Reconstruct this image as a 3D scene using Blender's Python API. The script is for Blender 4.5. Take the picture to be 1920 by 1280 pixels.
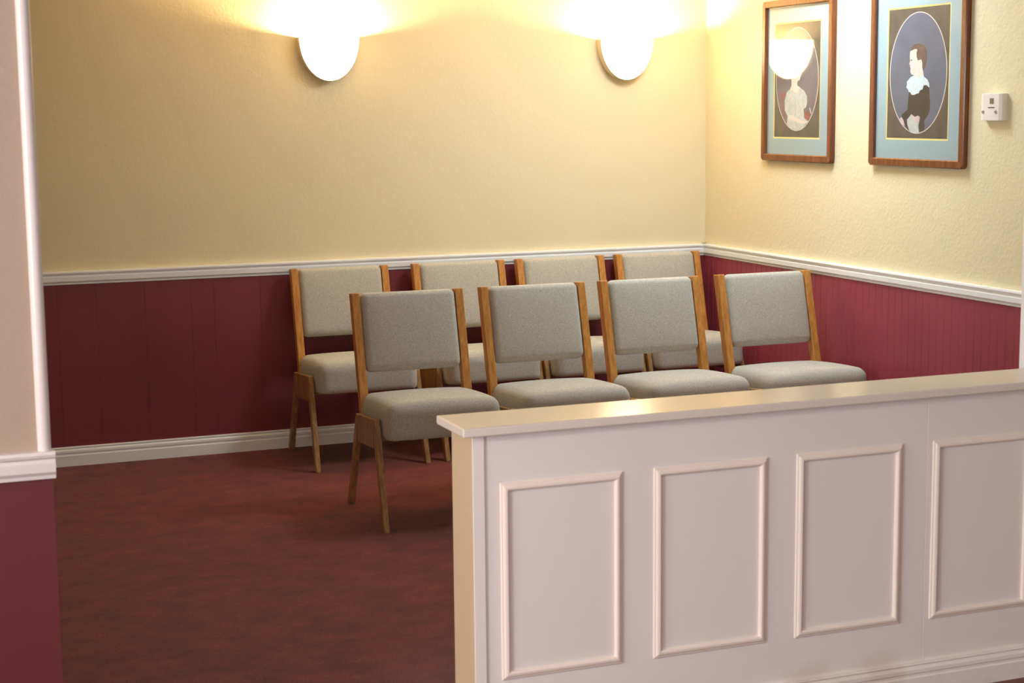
import bpy, bmesh, math, random
from mathutils import Vector, Matrix

# ------------------------------------------------------------------ reset
for o in list(bpy.data.objects):
    bpy.data.objects.remove(o, do_unlink=True)
scene = bpy.context.scene
COL = scene.collection
random.seed(4)

# ------------------------------------------------------------------ camera
cam_d = bpy.data.cameras.new('camera')
cam_d.sensor_width = 22.3
cam_d.lens = 3090.06 / 1920 * 22.3
cam_d.clip_start = 0.05
cam_d.dof.use_dof = True
cam_d.dof.focus_distance = 6.6
cam_d.dof.aperture_fstop = 4.5
cam = bpy.data.objects.new('camera', cam_d)
COL.objects.link(cam)
_r = Vector((0.93108796, -0.36465719, -0.01001733))
_u = Vector((0.06021889, 0.12655894, 0.99012955))
_f = Vector((0.35979008, 0.92250093, -0.13979676))
cam.matrix_world = Matrix(((_r.x, _u.x, -_f.x, -4.19827),
                           (_r.y, _u.y, -_f.y, -7.88560),
                           (_r.z, _u.z, -_f.z, 1.65),
                           (0, 0, 0, 1)))
scene.camera = cam

# ------------------------------------------------------------------ world, exposure
world = bpy.data.worlds.new('daylight')
scene.world = world
world.use_nodes = True
world.node_tree.nodes['Background'].inputs[0].default_value = (0.72, 0.82, 1.0, 1)
world.node_tree.nodes['Background'].inputs[1].default_value = 0.6
scene.view_settings.view_transform = 'Standard'
scene.view_settings.look = 'None'
scene.view_settings.gamma = 1
scene.view_settings.use_curve_mapping = False
scene.view_settings.exposure = 0.0


def area_light(name, loc, size, energy, color, rot):
    d = bpy.data.lights.new(name, 'AREA')
    d.shape = 'RECTANGLE'
    d.size, d.size_y = size
    d.energy = energy
    d.color = color
    o = bpy.data.objects.new(name, d)
    o.location = loc
    o.rotation_euler = rot
    COL.objects.link(o)
    return o


# daylight entering through the two windows of the hall behind the camera
R90 = math.pi / 2
WINDOW_X = (-4.9, -2.1)
for wx, e in zip(WINDOW_X, (30, 18)):
    area_light('window_daylight', (wx, -10.62, 1.65), (1.5, 1.5), e, (1.0, 0.93, 1.0), (R90, 0, 0))
# ceiling panel lamp of the hall, over the camera side
area_light('ceiling_panel_light', (-4.2, -6.6, 2.585), (1.2, 0.6), 26, (1.0, 0.95, 1.0), (0, 0, 0))
# ceiling panel lamp over the chairs, towards the right wall
area_light('ceiling_panel_light', (-0.66, -1.5, 2.585), (0.6, 0.6), 37, (0.86, 1.0, 1.10), (0, 0, 0))
# area light added as main daylight, at a side window put in for it
area_light('window_daylight', (-7.1, -6.6, 1.6), (1.3, 1.3), 160, (0.92, 1.0, 1.10), (R90, 0, -R90))
# warm lamp on the left wall of the hall
area_light('hall_wall_lamp_light', (-6.95, -5.3, 1.8), (0.35, 0.45), 50, (1.0, 0.74, 0.42), (R90, 0, -R90))


# ------------------------------------------------------------------ materials
def lin(r, g, b):
    f = lambda c: (c / 255 / 12.92) if c / 255 <= 0.04045 else ((c / 255 + 0.055) / 1.055) ** 2.4
    return (f(r), f(g), f(b), 1)


def new_mat(name, col, rough=0.5, spec=0.5):
    m = bpy.data.materials.new(name)
    m.use_nodes = True
    b = m.node_tree.nodes['Principled BSDF']
    b.inputs['Base Color'].default_value = col
    b.inputs['Roughness'].default_value = rough
    b.inputs['Specular IOR Level'].default_value = spec
    return m, m.node_tree.nodes, m.node_tree.links, b


def coords(n, l, scale=(1, 1, 1), kind='Object'):
    tc = n.new('ShaderNodeTexCoord')
    mp = n.new('ShaderNodeMapping')
    mp.inputs['Scale'].default_value = scale
    l.new(tc.outputs[kind], mp.inputs['Vector'])
    return mp.outputs['Vector']


def noise(n, l, vec, scale, detail=3, rough=0.5):
    t = n.new('ShaderNodeTexNoise')
    t.inputs['Scale'].default_value = scale
    t.inputs['Detail'].default_value = detail
    t.inputs['Roughness'].default_value = rough
    l.new(vec, t.inputs['Vector'])
    return t.outputs['Fac']


def ramp(n, l, fac, stops):
    r = n.new('ShaderNodeValToRGB')
    el = r.color_ramp.elements
    el[0].position, el[0].color = stops[0]
    el[1].position, el[1].color = stops[-1]
    for p, c in stops[1:-1]:
        e = el.new(p)
        e.color = c
    l.new(fac, r.inputs['Fac'])
    return r.outputs['Color']


def bump(n, l, b, height, strength, dist):
    bp = n.new('ShaderNodeBump')
    bp.inputs['Strength'].default_value = strength
    bp.inputs['Distance'].default_value = dist
    l.new(height, bp.inputs['Height'])
    l.new(bp.outputs['Normal'], b.inputs['Normal'])


def mixc(n, l, fac, a, b, mode='MIX'):
    m = n.new('ShaderNodeMix')
    m.data_type = 'RGBA'
    m.blend_type = mode
    for s, v in ((m.inputs[0], fac), (m.inputs[6], a), (m.inputs[7], b)):
        if hasattr(v, 'is_linked') or hasattr(v, 'links'):
            l.new(v, s)
        else:
            s.default_value = v
    return m.outputs[2]


def plaster(name, col, scale=70, strength=0.2):
    m, n, l, b = new_mat(name, col, 0.42, 0.35)
    v = coords(n, l)
    h = noise(n, l, v, scale, 3, 0.55)
    h2 = noise(n, l, v, scale * 0.3, 2, 0.6)
    a = n.new('ShaderNodeMath'); a.operation = 'ADD'
    l.new(h, a.inputs[0]); l.new(h2, a.inputs[1])
    bump(n, l, b, a.outputs[0], strength, 0.004)
    c = ramp(n, l, noise(n, l, v, 1.3, 3), [(0.3, tuple(x * 0.965 for x in col[:3]) + (1,)), (0.7, col)])
    l.new(c, b.inputs['Base Color'])
    return m


M_CREAM = plaster('cream_plaster', lin(233, 220, 184))
M_CREAM_RIGHT = plaster('cream_plaster_orange_peel', lin(233, 220, 184), 60, 0.38)
M_CREAM_DIM = plaster('cream_plaster_dimmed', lin(164, 144, 128))  # cream darkened in the colour, standing in for less light on the partition
M_CEIL = plaster('ceiling_white', lin(226, 218, 200))


def gloss_paint(name, col, rough=0.3, grime=False, stain=False):
    m, n, l, b = new_mat(name, col, rough, 0.5)
    v = coords(n, l)
    h = noise(n, l, v, 25, 3)
    bump(n, l, b, h, 0.08, 0.002)
    if stain:
        # tan scuffs along the foot of the half wall
        geo = n.new('ShaderNodeTexCoord')
        sx = n.new('ShaderNodeSeparateXYZ'); l.new(geo.outputs['Object'], sx.inputs[0])
        mr = n.new('ShaderNodeMapRange')
        mr.inputs[1].default_value = 0.15; mr.inputs[2].default_value = 0.085
        mr.inputs[3].default_value = 0; mr.inputs[4].default_value = 1
        l.new(sx.outputs['Z'], mr.inputs[0])
        nz = noise(n, l, v, 6, 4)
        th = n.new('ShaderNodeMapRange')
        th.inputs[1].default_value = 0.48; th.inputs[2].default_value = 0.62
        l.new(nz, th.inputs[0])
        mu = n.new('ShaderNodeMath'); mu.operation = 'MULTIPLY'
        l.new(mr.outputs[0], mu.inputs[0]); l.new(th.outputs[0], mu.inputs[1])
        mu2 = n.new('ShaderNodeMath'); mu2.operation = 'MULTIPLY'; mu2.inputs[1].default_value = 0.25
        l.new(mu.outputs[0], mu2.inputs[0])
        l.new(mixc(n, l, mu2.outputs[0], col, lin(176, 132, 84)), b.inputs['Base Color'])
    return m


M_WHITE = gloss_paint('white_gloss_trim', lin(246, 248, 248), 0.28)
M_WHITE_DIM = gloss_paint('white_trim_dimmed', lin(208, 198, 198), 0.3)  # white trim dimmed in the colour where the light came out too strong
M_HALF = gloss_paint('half_wall_paint', lin(234, 226, 224), 0.42, stain=True)
M_MOULD = gloss_paint('half_wall_moulding_paint', lin(240, 226, 216), 0.38)
M_HALF_WARMLIT = gloss_paint('half_wall_paint_warm_lit', lin(212, 188, 158), 0.42)  # half-wall paint tanned to carry the warm light falling on the end
M_CAP = gloss_paint('half_wall_cap_paint', lin(226, 214, 206), 0.17)

def wainscot(name, k=1.0):
    m, n, l, b = new_mat(name, lin(127, 53, 64), 0.40, 0.4)
    v = coords(n, l)
    c = ramp(n, l, noise(n, l, v, 2.2, 4), [(0.3, lin(116 * k, 48 * k, 58 * k)), (0.7, lin(126 * k, 54 * k, 64 * k))])
    l.new(c, b.inputs['Base Color'])
    bump(n, l, b, noise(n, l, coords(n, l, (1, 1, 0.1)), 120, 2), 0.1, 0.001)
    return m
M_BURG = wainscot('burgundy_paint')
M_BURG_LIT = wainscot('burgundy_paint_lit', 1.25)  # same burgundy, raised to paint in the stronger light on the right wall
M_BURG_DIM = wainscot('burgundy_paint_dimmed', 0.74)  # same burgundy, lowered to paint in dimmer light on the left partition

# carpet
M_CARPET, n, l, b = new_mat('brown_red_carpet', lin(100, 60, 50), 0.95, 0.1)
v = coords(n, l)
big = ramp(n, l, noise(n, l, coords(n, l, (1, 1.3, 1)), 7, 6, 0.72),
           [(0.25, lin(78, 35, 32)), (0.5, lin(110, 49, 43)), (0.75, lin(132, 60, 52))])
fine = ramp(n, l, noise(n, l, v, 130, 3, 0.7), [(0.3, (0.55, 0.56, 0.58, 1)), (0.7, (1.35, 1.30, 1.28, 1))])
l.new(mixc(n, l, 1.0, big, fine, 'MULTIPLY'), b.inputs['Base Color'])
bump(n, l, b, noise(n, l, v, 260, 2), 0.6, 0.006)
b.inputs['Sheen Weight'].default_value = 0.15

# heather fabric
M_FAB, n, l, b = new_mat('grey_tweed_fabric', lin(168, 160, 148), 0.9, 0.15)
h1 = noise(n, l, coords(n, l, (5, 5, 40)), 30, 3, 0.7)
h2 = noise(n, l, coords(n, l, (50, 12, 5)), 30, 3, 0.7)
ad = n.new('ShaderNodeMath'); ad.operation = 'ADD'; l.new(h1, ad.inputs[0]); l.new(h2, ad.inputs[1])
hv = n.new('ShaderNodeMath'); hv.operation = 'MULTIPLY'; hv.inputs[1].default_value = 0.5; l.new(ad.outputs[0], hv.inputs[0])
c = ramp(n, l, hv.outputs[0], [(0.38, lin(134, 131, 122)), (0.5, lin(180, 177, 166)), (0.62, lin(214, 211, 200))])
l.new(c, b.inputs['Base Color'])
bump(n, l, b, hv.outputs[0], 0.25, 0.002)
b.inputs['Sheen Weight'].default_value = 0.2


def wood(name, dark, light, rough, sc=(14, 14, 1.2), scale=5):
    m, n, l, b = new_mat(name, light, rough, 0.5)
    v = coords(n, l, sc)
    g = noise(n, l, v, scale, 5, 0.6)
    l.new(ramp(n, l, g, [(0.32, dark), (0.68, light)]), b.inputs['Base Color'])
    bump(n, l, b, g, 0.12, 0.001)
    return m


M_OAK = wood('honey_oak', lin(168, 108, 48), lin(212, 150, 74), 0.35)
M_OAKLEG = wood('worn_oak_leg', lin(128, 90, 52), lin(176, 134, 84), 0.4)
M_FRAME = wood('walnut_frame', lin(92, 48, 22), lin(142, 82, 42), 0.25, (14, 3, 3), 6)
M_FRAMEV = wood('walnut_frame_upright', lin(104, 56, 27), lin(134, 76, 38), 0.25, (12, 12, 1.5), 6)
M_DARK, *_ = new_mat('dark_underside', lin(46, 40, 36), 0.9)
M_METAL, n, l, b = new_mat('screw_steel', lin(170, 168, 165), 0.35)
M_PLASTIC, *_ = new_mat('white_plastic', lin(236, 228, 222), 0.35)
M_LCD, *_ = new_mat('grey_display', lin(120, 112, 88), 0.25)
M_MAT, *_ = new_mat('pale_blue_mat_board', lin(158, 182, 188), 0.85)
M_MATEDGE, *_ = new_mat('yellow_mat_bevel', lin(238, 214, 130), 0.7)

# picture glass: clear with a mirror reflection that grows at grazing angles
M_GLASS = bpy.data.materials.new('picture_glass')
M_GLASS.use_nodes = True
n, l = M_GLASS.node_tree.nodes, M_GLASS.node_tree.links
n.remove(n['Principled BSDF'])
fr = n.new('ShaderNodeFresnel'); fr.inputs['IOR'].default_value = 1.5
tr = n.new('ShaderNodeBsdfTransparent')
gl = n.new('ShaderNodeBsdfGlossy'); gl.inputs['Roughness'].default_value = 0.045
mx = n.new('ShaderNodeMixShader')
geo = n.new('ShaderNodeNewGeometry')
fb = n.new('ShaderNodeMath'); fb.operation = 'SUBTRACT'; fb.inputs[0].default_value = 1.0
l.new(geo.outputs['Backfacing'], fb.inputs[1])
fm_ = n.new('ShaderNodeMath'); fm_.operation = 'MULTIPLY'
f2 = n.new('ShaderNodeMath'); f2.operation = 'MULTIPLY'; f2.inputs[1].default_value = 1.8     # two faces of the pane
l.new(fr.outputs[0], f2.inputs[0])
l.new(f2.outputs[0], fm_.inputs[0]); l.new(fb.outputs[0], fm_.inputs[1])
l.new(fm_.outputs[0], mx.inputs[0]); l.new(tr.outputs[0], mx.inputs[1]); l.new(gl.outputs[0], mx.inputs[2])
l.new(mx.outputs[0], n['Material Output'].inputs['Surface'])


def emit(name, col, s):
    m = bpy.data.materials.new(name)
    m.use_nodes = True
    b = m.node_tree.nodes['Principled BSDF']
    b.inputs['Base Color'].default_value = lin(240, 234, 222)
    b.inputs['Roughness'].default_value = 0.3
    b.inputs['Emission Color'].default_value = col
    b.inputs['Emission Strength'].default_value = s
    return m


M_BOWL = emit('lit_opal_glass', (1.0, 0.77, 0.42, 1), 19.0)
M_BULB = emit('lit_bulb_glass', (1.0, 0.72, 0.38, 1), 6000)
M_BAND, *_ = new_mat('cream_ceramic_rim', lin(235, 222, 190), 0.4)


def flat(name, r, g, b_, amt=0.12, scale=30):
    m, n, l, b = new_mat(name, lin(r, g, b_), 0.6, 0.3)
    k = lambda f: lin(min(255, r * f), min(255, g * f), min(255, b_ * f))
    l.new(ramp(n, l, noise(n, l, coords(n, l), scale, 4, 0.6), [(0.3, k(1 - amt)), (0.7, k(1 + amt))]), b.inputs['Base Color'])
    return m


M_PBROWN = flat('print_brown', 84, 74, 67, 0.14, 18)
M_PBLUE = flat('print_grey_blue', 94, 101, 120, 0.06, 9)
M_PLINE = flat('print_white_line', 222, 214, 200, 0.03)
M_PSKIN = flat('print_skin', 226, 208, 198, 0.03)
M_PHAIR = flat('print_brown_hair', 100, 76, 68, 0.15, 60)
M_PLACE = flat('print_lace', 206, 220, 224, 0.05, 90)
M_PDARK = flat('print_dark_jacket', 46, 40, 38, 0.15)
M_PDRESS = flat('print_white_dress', 190, 196, 192, 0.07, 50)
M_PPINK = flat('print_pink', 212, 186, 190, 0.04)
M_PRED = flat('print_dull_red', 142, 72, 70, 0.1)
M_PROSE = flat('print_rose_grey', 108, 98, 108, 0.08, 9)


# ------------------------------------------------------------------ mesh helpers
def link(name, bm, mat, parent=None, smooth=False):
    me = bpy.data.meshes.new(name)
    bmesh.ops.recalc_face_normals(bm, faces=bm.faces)
    bm.to_mesh(me)
    bm.free()
    for m in (mat if isinstance(mat, (list, tuple)) else [mat]):
        me.materials.append(m)
    if smooth:
        for p in me.polygons:
            p.use_smooth = True
        try:
            me.set_sharp_from_angle(angle=math.radians(40))
        except Exception:
            pass
    o = bpy.data.objects.new(name, me)
    COL.objects.link(o)
    if parent:
        o.parent = parent
    return o


def box(bm, x0, x1, y0, y1, z0, z1, bev=0.0, seg=2):
    vs = [bm.verts.new((x, y, z)) for x in (x0, x1) for y in (y0, y1) for z in (z0, z1)]
    idx = ((0, 1, 3, 2), (4, 6, 7, 5), (0, 4, 5, 1), (2, 3, 7, 6), (0, 2, 6, 4), (1, 5, 7, 3))
    fs = [bm.faces.new([vs[i] for i in f]) for f in idx]
    if bev:
        es = list({e for f in fs for e in f.edges})
        bmesh.ops.bevel(bm, geom=es, offset=bev, segments=seg, profile=0.5, affect='EDGES')
    return vs


def BX(*a, **k):
    bm = bmesh.new()
    box(bm, *a, **k)
    return bm


def extrude_poly(bm, pts, axis, a0, a1, bev=0.0, seg=2):
    """pts: 2D outline; axis: 'x' (pts are y,z), 'y' (x,z), 'z' (x,y); extruded from a0 to a1"""
    def P(p, a):
        return {'x': (a, p[0], p[1]), 'y': (p[0], a, p[1]), 'z': (p[0], p[1], a)}[axis]
    A = [bm.verts.new(P(p, a0)) for p in pts]
    B = [bm.verts.new(P(p, a1)) for p in pts]
    fs = [bm.faces.new(A), bm.faces.new(B[::-1])]
    k = len(pts)
    for i in range(k):
        fs.append(bm.faces.new((A[i], A[(i + 1) % k], B[(i + 1) % k], B[i])))
    bmesh.ops.recalc_face_normals(bm, faces=fs)
    if bev:
        es = list({e for f in fs for e in f.edges})
        bmesh.ops.bevel(bm, geom=es, offset=bev, segments=seg, profile=0.5, affect='EDGES')


def structure(o, label=None):
    o['kind'] = 'structure'
    if label:
        o['label'] = label
    return o


def tag(o, label, cat, group=None):
    o['label'] = label
    o['category'] = cat
    if group:
        o['group'] = group
    return o


def empty(name, loc=(0, 0, 0)):
    e = bpy.data.objects.new(name, None)
    e.empty_display_size = 0.1
    e.location = loc
    COL.objects.link(e)
    return e


# ------------------------------------------------------------------ room shell
H = 2.6
RAIL0, RAIL1 = 0.859, 0.921
structure(link('floor', BX(-7, 2.5, -10.7, 0.0, -0.1, 0), M_CARPET))
structure(link('ceiling', BX(-7.1, 2.6, -10.8, 0.1, H, H + 0.1), M_CEIL))
structure(link('wall_back', BX(-4.7, 0.0, 0.0, 0.12, 0, H), M_CREAM))
structure(link('wall_right', BX(0.0, 0.12, -3.93, 0.12, 0, H), M_CREAM_RIGHT))
structure(link('wall_left', BX(-4.82, -4.7, -4.1, 0.12, 0, H), M_CREAM))
# hall around the camera
bm = bmesh.new()
box(bm, -7.12, -7.0, -10.7, -7.3, 0, H)
box(bm, -7.12, -7.0, -5.9, -4.0, 0, H)
box(bm, -7.12, -7.0, -7.3, -5.9, 0, 0.9)
box(bm, -7.12, -7.0, -7.3, -5.9, 2.3, H)
structure(link('wall_hall_left', bm, M_CREAM))
bm = bmesh.new()
for y in (-7.3, -6.62, -5.94):
    box(bm, -7.08, -7.0, y, y + 0.04, 0.9, 2.3)
for z in (0.9, 2.26):
    box(bm, -7.08, -7.0, -7.3, -5.9, z, z + 0.04)
structure(link('window_3', bm, M_WHITE))  # unseen window frame added around the opening made for the side daylight
structure(link('wall_hall_right', BX(2.5, 2.62, -10.7, -4.0, 0, H), M_CREAM))
bm = bmesh.new()
edges = [-7.0]
for wx in WINDOW_X:
    edges += [wx - 0.8, wx + 0.8]
edges.append(2.5)
for i in range(0, len(edges), 2):
    box(bm, edges[i], edges[i + 1], -10.62, -10.5, 0, H)
for wx in WINDOW_X:
    box(bm, wx - 0.8, wx + 0.8, -10.62, -10.5, 0, 0.85)
    box(bm, wx - 0.8, wx + 0.8, -10.62, -10.5, 2.45, H)
structure(link('wall_hall_rear', bm, M_CREAM))
for i, wx in enumerate(WINDOW_X):
    bm = bmesh.new()
    for x in (wx - 0.8, wx - 0.02, wx + 0.76):
        box(bm, x, x + 0.04, -10.56, -10.50, 0.85, 2.45)
    for z in (0.85, 1.63, 2.41):
        box(bm, wx - 0.8, wx + 0.8, -10.56, -10.50, z, z + 0.04)
    structure(link('window_%d' % (i + 1), bm, M_WHITE))

# partitions either side of the wide opening, and the header over it
PX = -3.853          # right-hand end of the left partition
bm = bmesh.new()
box(bm, -7.0, PX - 0.004, -4.215, -4.06, 0, H)
structure(link('wall_partition_left', bm, M_CREAM_DIM))
structure(link('wall_partition_right', BX(-0.86, 2.5, -4.10, -3.93, 0, H), M_CREAM))
structure(link('wall_header', BX(PX, -0.86, -4.18, -3.95, 2.25, H), M_CREAM))


def rail_profile(d=1.0):
    z = RAIL0
    return [(0, z), (.012, z), (.0135, z + .008), (.0195, z + .016), (.0205, z + .036), (.0165, z + .040),
            (.0160, z + .044), (.0225, z + .049), (.0245, z + .055), (.023, z + .062), (0, z + .062)]


BASE_PROF = [(0, 0), (.016, 0), (.016, .050), (.0125, .054), (.0125, .060), (.0150, .064), (.0145, .074),
             (.0095, .079), (.0085, .083), (.0115, .087), (.0095, .0915), (0, .0915)]


def along_x(profile, x0, x1, ywall):
    bm = bmesh.new()
    extrude_poly(bm, [(ywall - d, z) for d, z in profile], 'x', x0, x1)
    return bm


def along_y(profile, y0, y1, xwall):
    bm = bmesh.new()
    extrude_poly(bm, [(xwall - d, z) for d, z in profile], 'y', y0, y1)
    return bm


# burgundy wainscot boards (grooves cut into the board), rails, baseboards
def grooved(u0, u1, grooves, d=0.008, w=0.0014, depth=0.0010):
    pts = [(u0, 0.0), (u0, d)]
    for g in grooves:
        pts += [(g - w, d), (g, d - depth), (g + w, d)]
    return pts + [(u1, d), (u1, 0.0)]


gx = [-4.48, -4.30, -4.10, -3.85, -3.62, -3.398, -3.22, -2.995, -2.775, -2.665, -2.438, -2.22, -2.0, -1.78, -1.56, -1.42, -1.2, -0.98, -0.76, -0.56, -0.34, -0.15]
bm = bmesh.new()
extrude_poly(bm, [(x, -d) for x, d in grooved(-4.7, -0.0, gx)], 'z', 0.0, RAIL0 + 0.01)
structure(link('trim_1', bm, M_BURG), 'dark burgundy wainscot board with wide grooves along the back wall')
gy = [0.06 + 0.0508 * i for i in range(76) if 0.06 + 0.0508 * i < 3.9]
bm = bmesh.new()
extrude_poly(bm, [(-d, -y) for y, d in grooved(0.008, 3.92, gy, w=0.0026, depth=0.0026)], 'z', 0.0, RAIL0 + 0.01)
structure(link('trim_2', bm, M_BURG_LIT), 'burgundy beadboard with narrow grooves along the right wall')
structure(link('trim_3', along_x(rail_profile(), -4.7, 0.0, 0.0), M_WHITE), 'white moulded chair rail on the back wall')
structure(link('trim_4', along_y(rail_profile(), -3.92, 0.0, 0.0), M_WHITE), 'white moulded chair rail on the right wall')
structure(link('baseboard_back', along_x(BASE_PROF, -4.7, 0.0, -0.008), M_WHITE))
structure(link('baseboard_right', along_y(BASE_PROF, -3.92, 0.0, -0.008), M_WHITE))

# left partition dressings
structure(link('trim_5', BX(-7.0, PX, -4.221, -4.2155, 0.0, RAIL0 + 0.01), M_BURG_DIM), 'burgundy lower panel of the left partition')
bm = along_x(rail_profile(), -7.0, PX + 0.006, -4.2155)
structure(link('trim_6', bm, M_WHITE_DIM, smooth=False), 'white chair rail on the left partition')
bm = bmesh.new()
pts = [(PX - 0.029, -4.215)]
for k in range(0, 13):
    a = math.pi - k * math.pi / 12
    pts.append((PX - 0.0145 + 0.0145 * math.cos(a), -4.2175 - 0.013 * math.sin(a)))
pts += [(PX, -4.06), (PX - 0.006, -4.06), (PX - 0.006, -4.215)]
extrude_poly(bm, pts, 'z', RAIL1 - 0.005, H)
structure(link('trim_7', bm, M_WHITE_DIM, smooth=True), 'white rounded corner strip at the end of the left partition')
structure(link('trim_8', BX(PX - 0.004, PX - 0.001, -4.215, -4.06, 0, RAIL1), M_BURG))

# white jamb rising from the right end of the half wall
structure(link('trim_9', BX(-1.007, -0.855, -4.09, -3.885, 0.0, H, bev=0.004), M_WHITE), 'white jamb at the right end of the half wall')

# ------------------------------------------------------------------ half wall (panelled)
FY, BY = -4.118, -3.968
LX = -2.838
bm = bmesh.new()
# body: front skin has a fine vertical joint
pts = [(LX, FY), (-1.494, FY), (-1.493, FY + 0.002), (-1.492, FY), (-1.007, FY), (0.6, FY), (0.6, FY + 0.012),
       (-1.0, FY + 0.012), (-1.0, BY), (LX, BY)]
pts = [(LX, FY), (-1.4942, FY), (-1.493, FY + 0.002), (-1.4918, FY), (-1.007, FY), (-1.007, BY), (LX, BY)]
extrude_poly(bm, pts, 'z', 0.0, 0.851)
half = structure(link('wall_half', bm, M_HALF), 'low off-white panelled half wall in front of the chairs')
# part of the half wall in front of the jamb and right partition
structure(link('wall_half_return', BX(-1.007, 2.5, FY, -4.095, 0.0, 0.851), M_HALF))
bm = bmesh.new()
box(bm, -2.871, 0.6, -4.148, -3.942, 0.8515, 0.874, bev=0.0035, seg=2)
cap = link('cap', bm, M_CAP, half)
cap['label'] = 'glossy painted top board'
bm = bmesh.new()
box(bm, LX - 0.0008, LX + 0.001, FY + 0.0, BY, 0.0, 0.851)
# narrow paint scratch on the end board
endb = link('end_board', bm, M_HALF_WARMLIT, half)
bm = bmesh.new()
box(bm, LX - 0.001, LX + 0.030, FY - 0.006, FY, 0.0, 0.851, bev=0.0012)
link('corner_strip', bm, M_HALF, half)


def ring_moulding(bm, x0, x1, z0, z1, y, prof):
    """picture-frame moulding: prof is (inset from the outer edge, height off the face)"""
    loops = []
    for t, h in prof:
        loops.append([bm.verts.new(c) for c in ((x0 + t, y - h, z0 + t), (x1 - t, y - h, z0 + t),
                                                (x1 - t, y - h, z1 - t), (x0 + t, y - h, z1 - t))])
    for a, b_ in zip(loops, loops[1:]):
        for i in range(4):
            bm.faces.new((a[i], a[(i + 1) % 4], b_[(i + 1) % 4], b_[i]))
    a, b_ = loops[0], loops[-1]
    for i in range(4):
        bm.faces.new((a[i], b_[i], b_[(i + 1) % 4], a[(i + 1) % 4]))


MPROF = [(0, 0), (0, .003), (.002, .0045), (.005, .005), (.007, .0075), (.011, .0095), (.016, .010), (.0195, .008), (.021, .0055), (.021, 0)]
for x0 in (-2.765, -2.338, -1.911, -1.474, -1.047, -0.62):
    if x0 > -1.06:
        continue
    bm = bmesh.new()
    ring_moulding(bm, x0, x0 + 0.336, 0.212, 0.724, FY, MPROF)
    link('panel_moulding', bm, M_MOULD, half)
bm = bmesh.new()
extrude_poly(bm, [(FY - d, z) for d, z in BASE_PROF], 'x', LX, 2.5)
link('base_moulding', bm, M_HALF, half)

# ------------------------------------------------------------------ chairs
def soft_box(hx, hy, hz, r, crown_top=0.0, crown_front=0.0, nseg=5, nmid=6, rz=None):
    """upholstered block centred on the origin, rounded by r, with crowned faces"""
    def ticks(h):
        t = [-h + r * (1 - math.cos(math.pi / 2 * i / nseg)) for i in range(nseg)]
        mid = [(-h + r) + (2 * h - 2 * r) * i / nmid for i in range(nmid + 1)]
        return t + mid + [-q for q in reversed(t)]
    bm = bmesh.new()
    hs = (hx, hy, hz)
    T = [ticks(h) for h in hs]
    for ax in range(3):
        a, b_ = [i for i in range(3) if i != ax]
        for s in (-1, 1):
            grid = []
            for u in T[a]:
                row = []
                for w in T[b_]:
                    p = [0, 0, 0]
                    p[a], p[b_], p[ax] = u, w, s * hs[ax]
                    row.append(bm.verts.new(p))
                grid.append(row)
            for i in range(len(grid) - 1):
                for j in range(len(grid[0]) - 1):
                    bm.faces.new((grid[i][j], grid[i + 1][j], grid[i + 1][j + 1], grid[i][j + 1]))
    bmesh.ops.remove_doubles(bm, verts=bm.verts, dist=1e-5)
    for v in bm.verts:
        p = v.co
        q = Vector([max(-hs[i] + r, min(hs[i] - r, p[i])) for i in range(3)])
        d = p - q
        if d.length > 1e-9:
            p = q + d.normalized() * r
        fx, fy, fz = 1 - (p.x / hx) ** 2, 1 - (p.y / hy) ** 2, 1 - (p.z / hz) ** 2
        if p.z > 0:
            p.z += crown_top * max(0, fx) ** 0.7 * max(0, fy) ** 0.7 * (p.z / hz)
        if p.y < 0:
            p.y -= crown_front * max(0, fx) ** 0.7 * max(0, fz) ** 0.7 * (-p.y / hy)
        v.co = p
    return bm


def xform(bm, rx=0.0, loc=(0, 0, 0)):
    bmesh.ops.transform(bm, matrix=Matrix.Translation(loc) @ Matrix.Rotation(rx, 4, 'X'), verts=bm.verts)
    return bm


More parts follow.
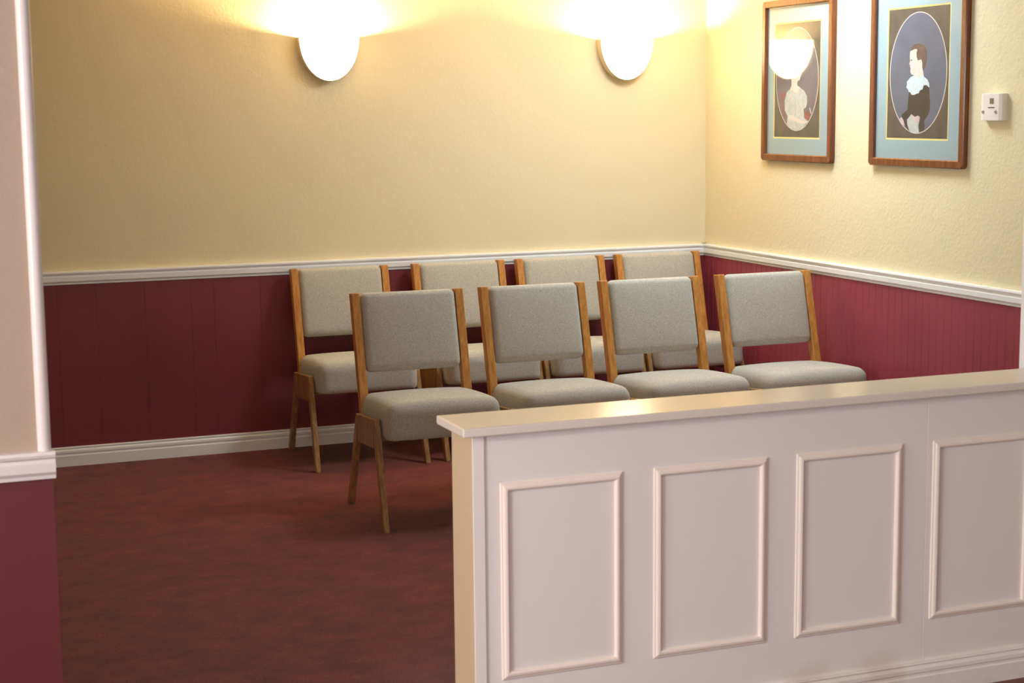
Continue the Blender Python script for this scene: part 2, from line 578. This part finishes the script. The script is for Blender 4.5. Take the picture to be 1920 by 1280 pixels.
def make_chair():
    """faces -Y; origin on the floor between the feet; front feet y=-.28, rear feet y=.25"""
    root = empty('side_chair')
    # side frames: two legs and a panel each
    for s in (-1, 1):
        xo, xi = s * 0.270, s * 0.2465
        a, b_ = min(xo, xi), max(xo, xi)
        for pts in ([(-.308, 0), (-.272, 0), (-.128, .427), (-.170, .430)],
                    [(.238, 0), (.280, 0), (.130, .407), (.080, .407)]):
            bm = bmesh.new()
            extrude_poly(bm, pts, 'x', a, b_, bev=0.003)
            for v in bm.verts:                             # feet splay outwards a little
                v.co.x += s * 0.006 * (1 - v.co.z / .43)
            link('leg', bm, M_OAKLEG, root)
        bm = bmesh.new()
        extrude_poly(bm, [(-.134, .308), (.120, .290), (.084, .409), (-.135, .4265)], 'x', a + 0.002, b_ - 0.002, bev=0.003)
        link('side_panel', bm, M_OAKLEG, root)
        # back upright
        xo, xi = s * 0.245, s * 0.209
        a, b_ = min(xo, xi), max(xo, xi)
        bm = bmesh.new()
        extrude_poly(bm, [(.108, .335), (.150, .335), (.296, .888), (.252, .893)], 'x', a, b_, bev=0.004, seg=3)
        link('back_post', bm, M_OAK, root)
    # rails hidden under the seat, joining the sides
    bm = bmesh.new()
    box(bm, -.246, .246, -.060, -.040, .318, .352, bev=0.002)
    box(bm, -.246, .246, .085, .105, .318, .352, bev=0.002)
    link('seat_rail', bm, M_OAKLEG, root)
    # upholstered seat, front a little higher than the back
    bm = soft_box(0.238, 0.232, 0.086, 0.046, crown_top=0.018, crown_front=0.005)
    for v in bm.verts:                                     # flat underside
        v.co.z = max(v.co.z, -0.060)
    xform(bm, math.radians(-3.6), (0, -0.035, 0.404))
    link('seat', bm, M_FAB, root, smooth=True)
    # upholstered back, tilted with the uprights
    tilt = math.atan2(0.145, 0.556)
    bm = soft_box(0.2088, 0.030, 0.168, 0.0285, crown_front=0.010)
    xform(bm, -tilt, (0, 0.231, 0.727))
    link('backrest', bm, M_FAB, root, smooth=True)
    return root


def copy_tree(root):
    r = root.copy()
    COL.objects.link(r)
    for ch in list(root.children):
        c = ch.copy()
        COL.objects.link(c)
        c.parent = r
        for g in list(ch.children):
            d = g.copy()
            COL.objects.link(d)
            d.parent = c
    return r


CH = [  # x, y, rotation z, label
    (-2.095, -1.520, -1.5, 'grey padded chair at the left end of the front row, all legs visible'),
    (-1.517, -1.520, -0.3, 'grey padded chair second from left in front row, behind half wall corner'),
    (-0.950, -1.520, 0.0, 'grey padded chair third from left in front row, behind half wall'),
    (-0.363, -1.520, 0.5, 'grey padded chair in the front row nearest the burgundy beadboard right wall'),
    (-2.064, -0.345, -1.2, 'grey padded chair at the left end of the back row by the bare wainscot'),
    (-1.441, -0.345, 0.0, 'grey padded chair second from left in back row, half hidden by front chairs'),
    (-0.885, -0.345, 0.0, 'grey padded chair third from left in back row, half hidden by front chairs'),
    (-0.327, -0.345, 0.0, 'grey padded chair in the back corner of the room, back row right end'),
]
chair0 = make_chair()
for i, (x, y, rz, lab) in enumerate(CH):
    c = chair0 if i == 0 else copy_tree(chair0)
    c.location = (x, y, 0)
    c.rotation_euler = (0, 0, math.radians(rz))
    tag(c, lab, 'chair', 'grey padded chairs, front row' if i < 4 else 'grey padded chairs, back row')

# ------------------------------------------------------------------ sconces
def make_sconce():
    root = empty('wall_sconce')
    HX, HZ, D0, D1 = 0.148, 0.207, 0.060, 0.056
    N = 28
    out = [(HX * math.cos(math.pi * i / N), -HZ * math.sin(math.pi * i / N)) for i in range(N + 1)]
    # opaque rim band against the wall
    bm = bmesh.new()
    loops = []
    for sc, y in ((1, -0.0005), (1, -D0), (0.965, -D0), (0.965, -0.0005)):
        loops.append([bm.verts.new((x * sc, y, z * sc)) for x, z in out])
    for k in range(4):
        A, B = loops[k], loops[(k + 1) % 4]
        for i in range(N):
            bm.faces.new((A[i], A[i + 1], B[i + 1], B[i]))
    for e in (0, N):
        bm.faces.new([L[e] for L in loops])
    link('rim_band', bm, M_BAND, root, smooth=True)
    # domed glass, open on top
    bm = bmesh.new()
    K = 12
    for off in (0.0, 0.004):
        rings = []
        for j in range(K + 1):
            ph = math.pi / 2 * j / K
            s = max(math.cos(ph), 0.02)
            rings.append([bm.verts.new((x * s * (1 - off * 6), -D0 - (D1 - off) * math.sin(ph), z * s * (1 - off * 6))) for x, z in out])
        for j in range(K):
            for i in range(N):
                bm.faces.new((rings[j][i], rings[j][i + 1], rings[j + 1][i + 1], rings[j + 1][i]))
        bm.faces.new(rings[K])
        if off == 0.0:
            outer = rings
    for a, b_ in ((outer, rings),):
        for i in range(N):
            bm.faces.new((a[0][i], a[0][i + 1], b_[0][i + 1], b_[0][i]))
        for j in range(K):
            for e in (0, N):
                bm.faces.new((a[j][e], a[j + 1][e], b_[j + 1][e], b_[j][e]))
    link('glass_bowl', bm, M_BOWL, root, smooth=True)
    bm = bmesh.new()
    bmesh.ops.create_uvsphere(bm, u_segments=16, v_segments=10, radius=0.020, matrix=Matrix.Translation((0, -0.058, -0.036)))
    link('bulb', bm, M_BULB, root, smooth=True)
    bm = bmesh.new()
    box(bm, -0.02, 0.02, -0.055, -0.0005, -0.105, -0.09)
    bmesh.ops.create_cone(bm, cap_ends=True, segments=16, radius1=0.014, radius2=0.014, depth=0.05, matrix=Matrix.Translation((0, -0.055, -0.076)))
    link('lamp_holder', bm, M_BAND, root)
    return root


sc0 = make_sconce()
for i, (x, lab) in enumerate(((-2.075, 'lit half-bowl wall sconce on open cream wall above the leftmost back row chair'),
                              (-0.492, 'lit half-bowl wall sconce on cream back wall near the room corner'))):
    s = sc0 if i == 0 else copy_tree(sc0)
    s.location = (x, 0.0, 2.0)
    tag(s, lab, 'wall lamp', 'half-bowl sconces on the back wall')
# ------------------------------------------------------------------ framed portraits on the right wall
B_hair=[(-1.8557, 1.8761), (-1.862, 1.8915), (-1.8815, 1.9023), (-1.911, 1.9069), (-1.9406, 1.9017), (-1.9626, 1.8877), (-1.9733, 1.8645), (-1.9744, 1.8388), (-1.9685, 1.8161), (-1.9568, 1.7935), (-1.9446, 1.8053), (-1.9437, 1.8283), (-1.9354, 1.8389), (-1.9237, 1.8375), (-1.912, 1.835), (-1.9035, 1.8496), (-1.9008, 1.867), (-1.9071, 1.8812), (-1.8921, 1.8846), (-1.8725, 1.8795)]
B_face=[(-1.8557, 1.8761), (-1.8725, 1.8795), (-1.892, 1.8875), (-1.9167, 1.8865), (-1.9327, 1.8573), (-1.9437, 1.8283), (-1.9446, 1.8053), (-1.9534, 1.7822), (-1.9585, 1.7534), (-1.888, 1.7432), (-1.8868, 1.7733), (-1.8666, 1.7784), (-1.8591, 1.7902), (-1.8606, 1.8047), (-1.8552, 1.8123), (-1.858, 1.8181), (-1.8489, 1.8206), (-1.8564, 1.8338), (-1.8538, 1.8483), (-1.8532, 1.8628)]
B_eye=[(-1.8602, 1.8389), (-1.8661, 1.841), (-1.8722, 1.8379), (-1.8664, 1.8335)]
B_mouth=[(-1.8573, 1.8111), (-1.8652, 1.8126), (-1.8693, 1.8102), (-1.8594, 1.8087)]
B_collar=[(-1.8868, 1.7733), (-1.8621, 1.7657), (-1.8475, 1.7556), (-1.8358, 1.747), (-1.8382, 1.7353), (-1.8327, 1.7237), (-1.8451, 1.7148), (-1.8516, 1.7042), (-1.8647, 1.7017), (-1.8701, 1.6923), (-1.8901, 1.6909), (-1.9049, 1.6948), (-1.9245, 1.6981), (-1.9319, 1.7095), (-1.9513, 1.7144), (-1.9575, 1.7304), (-1.977, 1.7313), (-1.9988, 1.7195), (-1.9961, 1.7384), (-1.9838, 1.754), (-1.961, 1.7648), (-1.9527, 1.7747), (-1.9218, 1.7627)]
B_jacket=[(-1.8513, 1.7118), (-1.8503, 1.6856), (-1.8462, 1.6622), (-1.8445, 1.6301), (-1.8028, 1.6067), (-1.7982, 1.5949), (-1.8158, 1.5861), (-1.8249, 1.5626), (-1.851, 1.5422), (-1.8634, 1.5364), (-1.8451, 1.5656), (-1.8422, 1.5861), (-1.8589, 1.5979), (-1.8735, 1.6096), (-1.8989, 1.5979), (-1.9235, 1.6037), (-1.9356, 1.5968), (-1.9323, 1.5806), (-1.9253, 1.5602), (-1.9362, 1.5353), (-1.9674, 1.5402), (-1.9726, 1.5576), (-1.9657, 1.5807), (-1.9967, 1.6095), (-2.0063, 1.6324), (-2.0051, 1.661), (-1.9998, 1.6954), (-1.9967, 1.7241), (-1.9573, 1.7362), (-1.9283, 1.7251), (-1.8794, 1.7085)]
B_trousers=[(-1.8422, 1.5861), (-1.8589, 1.5979), (-1.8735, 1.6096), (-1.8989, 1.5979), (-1.9235, 1.6037), (-1.9356, 1.5968), (-1.9323, 1.5806), (-1.9253, 1.5602), (-1.9313, 1.533), (-1.9116, 1.5304), (-1.8816, 1.5325), (-1.8614, 1.5364), (-1.8451, 1.5656)]
B_hand=[(-1.7881, 1.5907), (-1.8032, 1.5978), (-1.8159, 1.5849), (-1.8291, 1.5596), (-1.8126, 1.5654), (-1.7959, 1.5754)]
B_hand2=[(-1.8735, 1.6084), (-1.8897, 1.6026), (-1.9019, 1.5979), (-1.9235, 1.6032), (-1.9337, 1.5962), (-1.9285, 1.5776), (-1.91, 1.5688), (-1.8948, 1.5775), (-1.8822, 1.5909)]
L_dress=[(-0.8426, 1.7166), (-0.8733, 1.7302), (-0.9044, 1.7209), (-0.9354, 1.7078), (-0.9675, 1.7352), (-1.0017, 1.7209), (-1.0264, 1.6955), (-1.0297, 1.6641), (-1.0206, 1.6453), (-0.9982, 1.6316), (-1.0052, 1.595), (-1.0416, 1.5794), (-1.0181, 1.5635), (-0.9946, 1.5445), (-0.9524, 1.5315), (-0.9094, 1.5336), (-0.872, 1.5436), (-0.8465, 1.5627), (-0.8518, 1.6013), (-0.8261, 1.627), (-0.8224, 1.672)]
L_face=[(-0.8844, 1.7797), (-0.8897, 1.8113), (-0.8864, 1.8431), (-0.9005, 1.868), (-0.937, 1.8731), (-0.9676, 1.8628), (-0.9767, 1.8406), (-0.9819, 1.8266), (-0.9748, 1.8205), (-0.9776, 1.806), (-0.9708, 1.7905), (-0.958, 1.7719), (-0.9399, 1.7659), (-0.938, 1.747), (-0.9675, 1.7352), (-0.9354, 1.7078), (-0.9044, 1.7209), (-0.8733, 1.7302), (-0.8852, 1.7479)]
L_hair=[(-0.8967, 1.7794), (-0.8717, 1.7926), (-0.8585, 1.8248), (-0.8612, 1.8628), (-0.8815, 1.8907), (-0.9181, 1.8989), (-0.9547, 1.8914), (-0.971, 1.8721), (-0.9678, 1.8584), (-0.9375, 1.8542), (-0.9197, 1.8358), (-0.9145, 1.8044)]
L_arm=[(-0.858, 1.6025), (-0.8951, 1.6064), (-0.9324, 1.5918), (-0.9815, 1.5792), (-1.0393, 1.5775), (-1.0276, 1.5667), (-0.9697, 1.5665), (-0.9082, 1.579), (-0.8608, 1.5884)]
L_fan=[(-1.0023, 1.6127), (-1.0283, 1.6265), (-1.0524, 1.6189), (-1.0603, 1.5951), (-1.0357, 1.5793), (-1.0077, 1.5919)]
L_fanstick=[(-1.0494, 1.6402), (-1.0566, 1.6414), (-1.0716, 1.6138), (-1.0646, 1.6107)]
L_seat=[(-0.7862, 1.7109), (-0.7994, 1.6882), (-0.8245, 1.688), (-0.8302, 1.7104), (-0.8151, 1.7138)]
L_chairpost=[(-0.7875, 1.7109), (-0.8032, 1.6882), (-0.8269, 1.5948), (-0.8143, 1.5948), (-0.7963, 1.6593)]


def picture(name, y0, y1, z0, z1, pr, oval, layers, label, ovmat):
    """y0 > y1: far and near outer edges; pr = print opening (y far, y near, z0, z1)"""
    root = empty(name, (0, 0, 0))
    w, X = 0.034, -0.026
    bm = bmesh.new()
    prof = [(0, -0.001), (0, X + 0.004), (0.004, X), (w - 0.004, X), (w, X + 0.004), (w, -0.004)]
    loops = []
    rc = 0.018
    for t, x in prof:
        pts = []
        yy0, yy1, zz0, zz1 = y1 + t, y0 - t, z0 + t, z1 - t
        r = max(rc - t, 0.0005)
        for cy, cz, a0 in ((yy1 - r, zz1 - r, 0), (yy0 + r, zz1 - r, 90), (yy0 + r, zz0 + r, 180), (yy1 - r, zz0 + r, 270)):
            for k in range(5):
                a = math.radians(a0 + k * 22.5)
                pts.append(bm.verts.new((x, cy + r * math.cos(a), cz + r * math.sin(a))))
        loops.append(pts)
    for A, B in zip(loops, loops[1:] + loops[:1]):
        for i in range(len(A)):
            bm.faces.new((A[i], A[(i + 1) % len(A)], B[(i + 1) % len(A)], B[i]))
    link('wooden_frame', bm, M_FRAMEV, root, smooth=True)

    def ringplate(bm, oy0, oy1, oz0, oz1, iy0, iy1, iz0, iz1, x, x2=None):
        x2 = x if x2 is None else x2
        O = [bm.verts.new((x, y, z)) for y, z in ((oy0, oz0), (oy1, oz0), (oy1, oz1), (oy0, oz1))]
        I = [bm.verts.new((x2, y, z)) for y, z in ((iy0, iz0), (iy1, iz0), (iy1, iz1), (iy0, iz1))]
        for i in range(4):
            bm.faces.new((O[i], O[(i + 1) % 4], I[(i + 1) % 4], I[i]))
    a, b_, c, d = pr
    bm = bmesh.new()
    e = 0.007
    ringplate(bm, y0 - w + .002, y1 + w - .002, z0 + w - .002, z1 - w + .002, a + e, b_ - e, c - e, d + e, -0.0085)
    link('mat_board', bm, M_MAT, root)
    bm = bmesh.new()
    ringplate(bm, a + e, b_ - e, c - e, d + e, a, b_, c, d, -0.0085, -0.0070)
    link('mat_bevel', bm, M_MATEDGE, root)
    # print: background, oval line, oval, then painted shapes
    mats = [M_PBROWN, M_PLINE, ovmat]
    bm = bmesh.new()
    f = bm.faces.new([bm.verts.new((-0.0062, y, z)) for y, z in ((a + .002, c - .002), (b_ - .002, c - .002), (b_ - .002, d + .002), (a + .002, d + .002))])
    f.material_index = 0
    (cy, cz, ry, rz) = oval
    for k, (q, xx) in enumerate(((1.0, -0.0064), (0.975, -0.0066))):
        f = bm.faces.new([bm.verts.new((xx, cy + ry * q * math.cos(t * math.pi / 32), cz + rz * (q if k == 0 else 0.986) * math.sin(t * math.pi / 32))) for t in range(64)])
        f.material_index = 1 + k
    bm.normal_update()
    link('print', bm, mats, root)
    fm = []
    bm = bmesh.new()
    for k, (pts, m) in enumerate(layers):
        if m not in fm:
            fm.append(m)
        vs = [bm.verts.new((-0.0068 - 0.0001 * k, y, z)) for y, z in pts]
        f = bm.faces.new(vs)
        f.material_index = fm.index(m)
    bm.normal_update()
    bmesh.ops.triangulate(bm, faces=bm.faces[:], ngon_method='EAR_CLIP')
    pr_o = root.children[-1] if root.children else root
    fig = link('painted_figure', bm, fm, [c for c in root.children if c.name.startswith('print')][0])
    bm = BX(-0.0125, -0.0110, y1 + w - .001, y0 - w + .001, z0 + w - .001, z1 - w + .001)
    link('glass', bm, M_GLASS, root)
    bm = BX(-0.0050, -0.001, y1 + 0.01, y0 - 0.01, z0 + 0.01, z1 - 0.01)
    link('backing_board', bm, M_DARK, root)
    tag(root, label, 'picture')
    return root


picture('framed_portrait', -0.628, -1.268, 1.383, 2.158, (-0.728, -1.140, 1.500, 2.042), (-0.933, 1.776, 0.195, 0.246),
        [(L_seat, M_PRED), (L_chairpost, M_PRED), (L_dress, M_PDRESS), (L_face, M_PSKIN), (L_hair, M_PHAIR), (L_arm, M_PSKIN),
         (L_fan, M_PRED), (L_fanstick, M_PDRESS)],
        'wood-framed oval portrait of a figure in white, nearest the room corner', M_PROSE)
picture('framed_portrait', -1.578, -2.262, 1.386, 2.176, (-1.695, -2.130, 1.507, 2.056), (-1.912, 1.783, 0.206, 0.256),
        [(B_trousers, M_PDRESS), (B_jacket, M_PDARK), (B_hand2, M_PPINK), (B_hand, M_PPINK), (B_face, M_PSKIN), (B_hair, M_PHAIR),
         (B_collar, M_PLACE), (B_eye, M_PDARK), (B_mouth, M_PPINK)],
        'wood-framed oval portrait of a child in dark jacket with lace collar', M_PBLUE)

# ------------------------------------------------------------------ white control box
y0, y1, z0, z1 = -2.371, -2.506, 1.584, 1.690
ctl = empty('control_box', (0, 0, 0))
bm = bmesh.new()
extrude_poly(bm, [(-0.0005, y1), (-0.024, y1 + .002), (-0.029, y1 + .018), (-0.030, (y0 + y1) / 2), (-0.029, y0 - .018), (-0.024, y0 - .002), (-0.0005, y0)], 'z', z0, z1, bev=0.0012)
link('cover', bm, M_PLASTIC, ctl)
ym = (y0 + y1) / 2 - 0.003
link('display', BX(-0.0312, -0.0285, ym - .014, ym + .008, z1 - .040, z1 - .018, bev=0.0006), M_LCD, ctl)
link('slot', BX(-0.0308, -0.0285, ym - .020, ym + .018, z1 - .056, z1 - .053), M_DARK, ctl)
for yy in (y0 - 0.020, y1 + 0.045 - 0.010):
    bm = bmesh.new()
    bmesh.ops.create_cone(bm, cap_ends=True, segments=20, radius1=0.0085, radius2=0.007, depth=0.003,
                          matrix=Matrix.Translation((-0.0295, yy, z0 + 0.034)) @ Matrix.Rotation(-R90, 4, 'Y'))
    s = link('screw', bm, M_METAL, ctl)
    link('screw_slot', BX(-0.0314, -0.0306, yy - .006, yy + .006, z0 + .033, z0 + .035), M_DARK, s)
tag(ctl, 'small square white plastic control box with tiny display on cream right wall', 'control box')
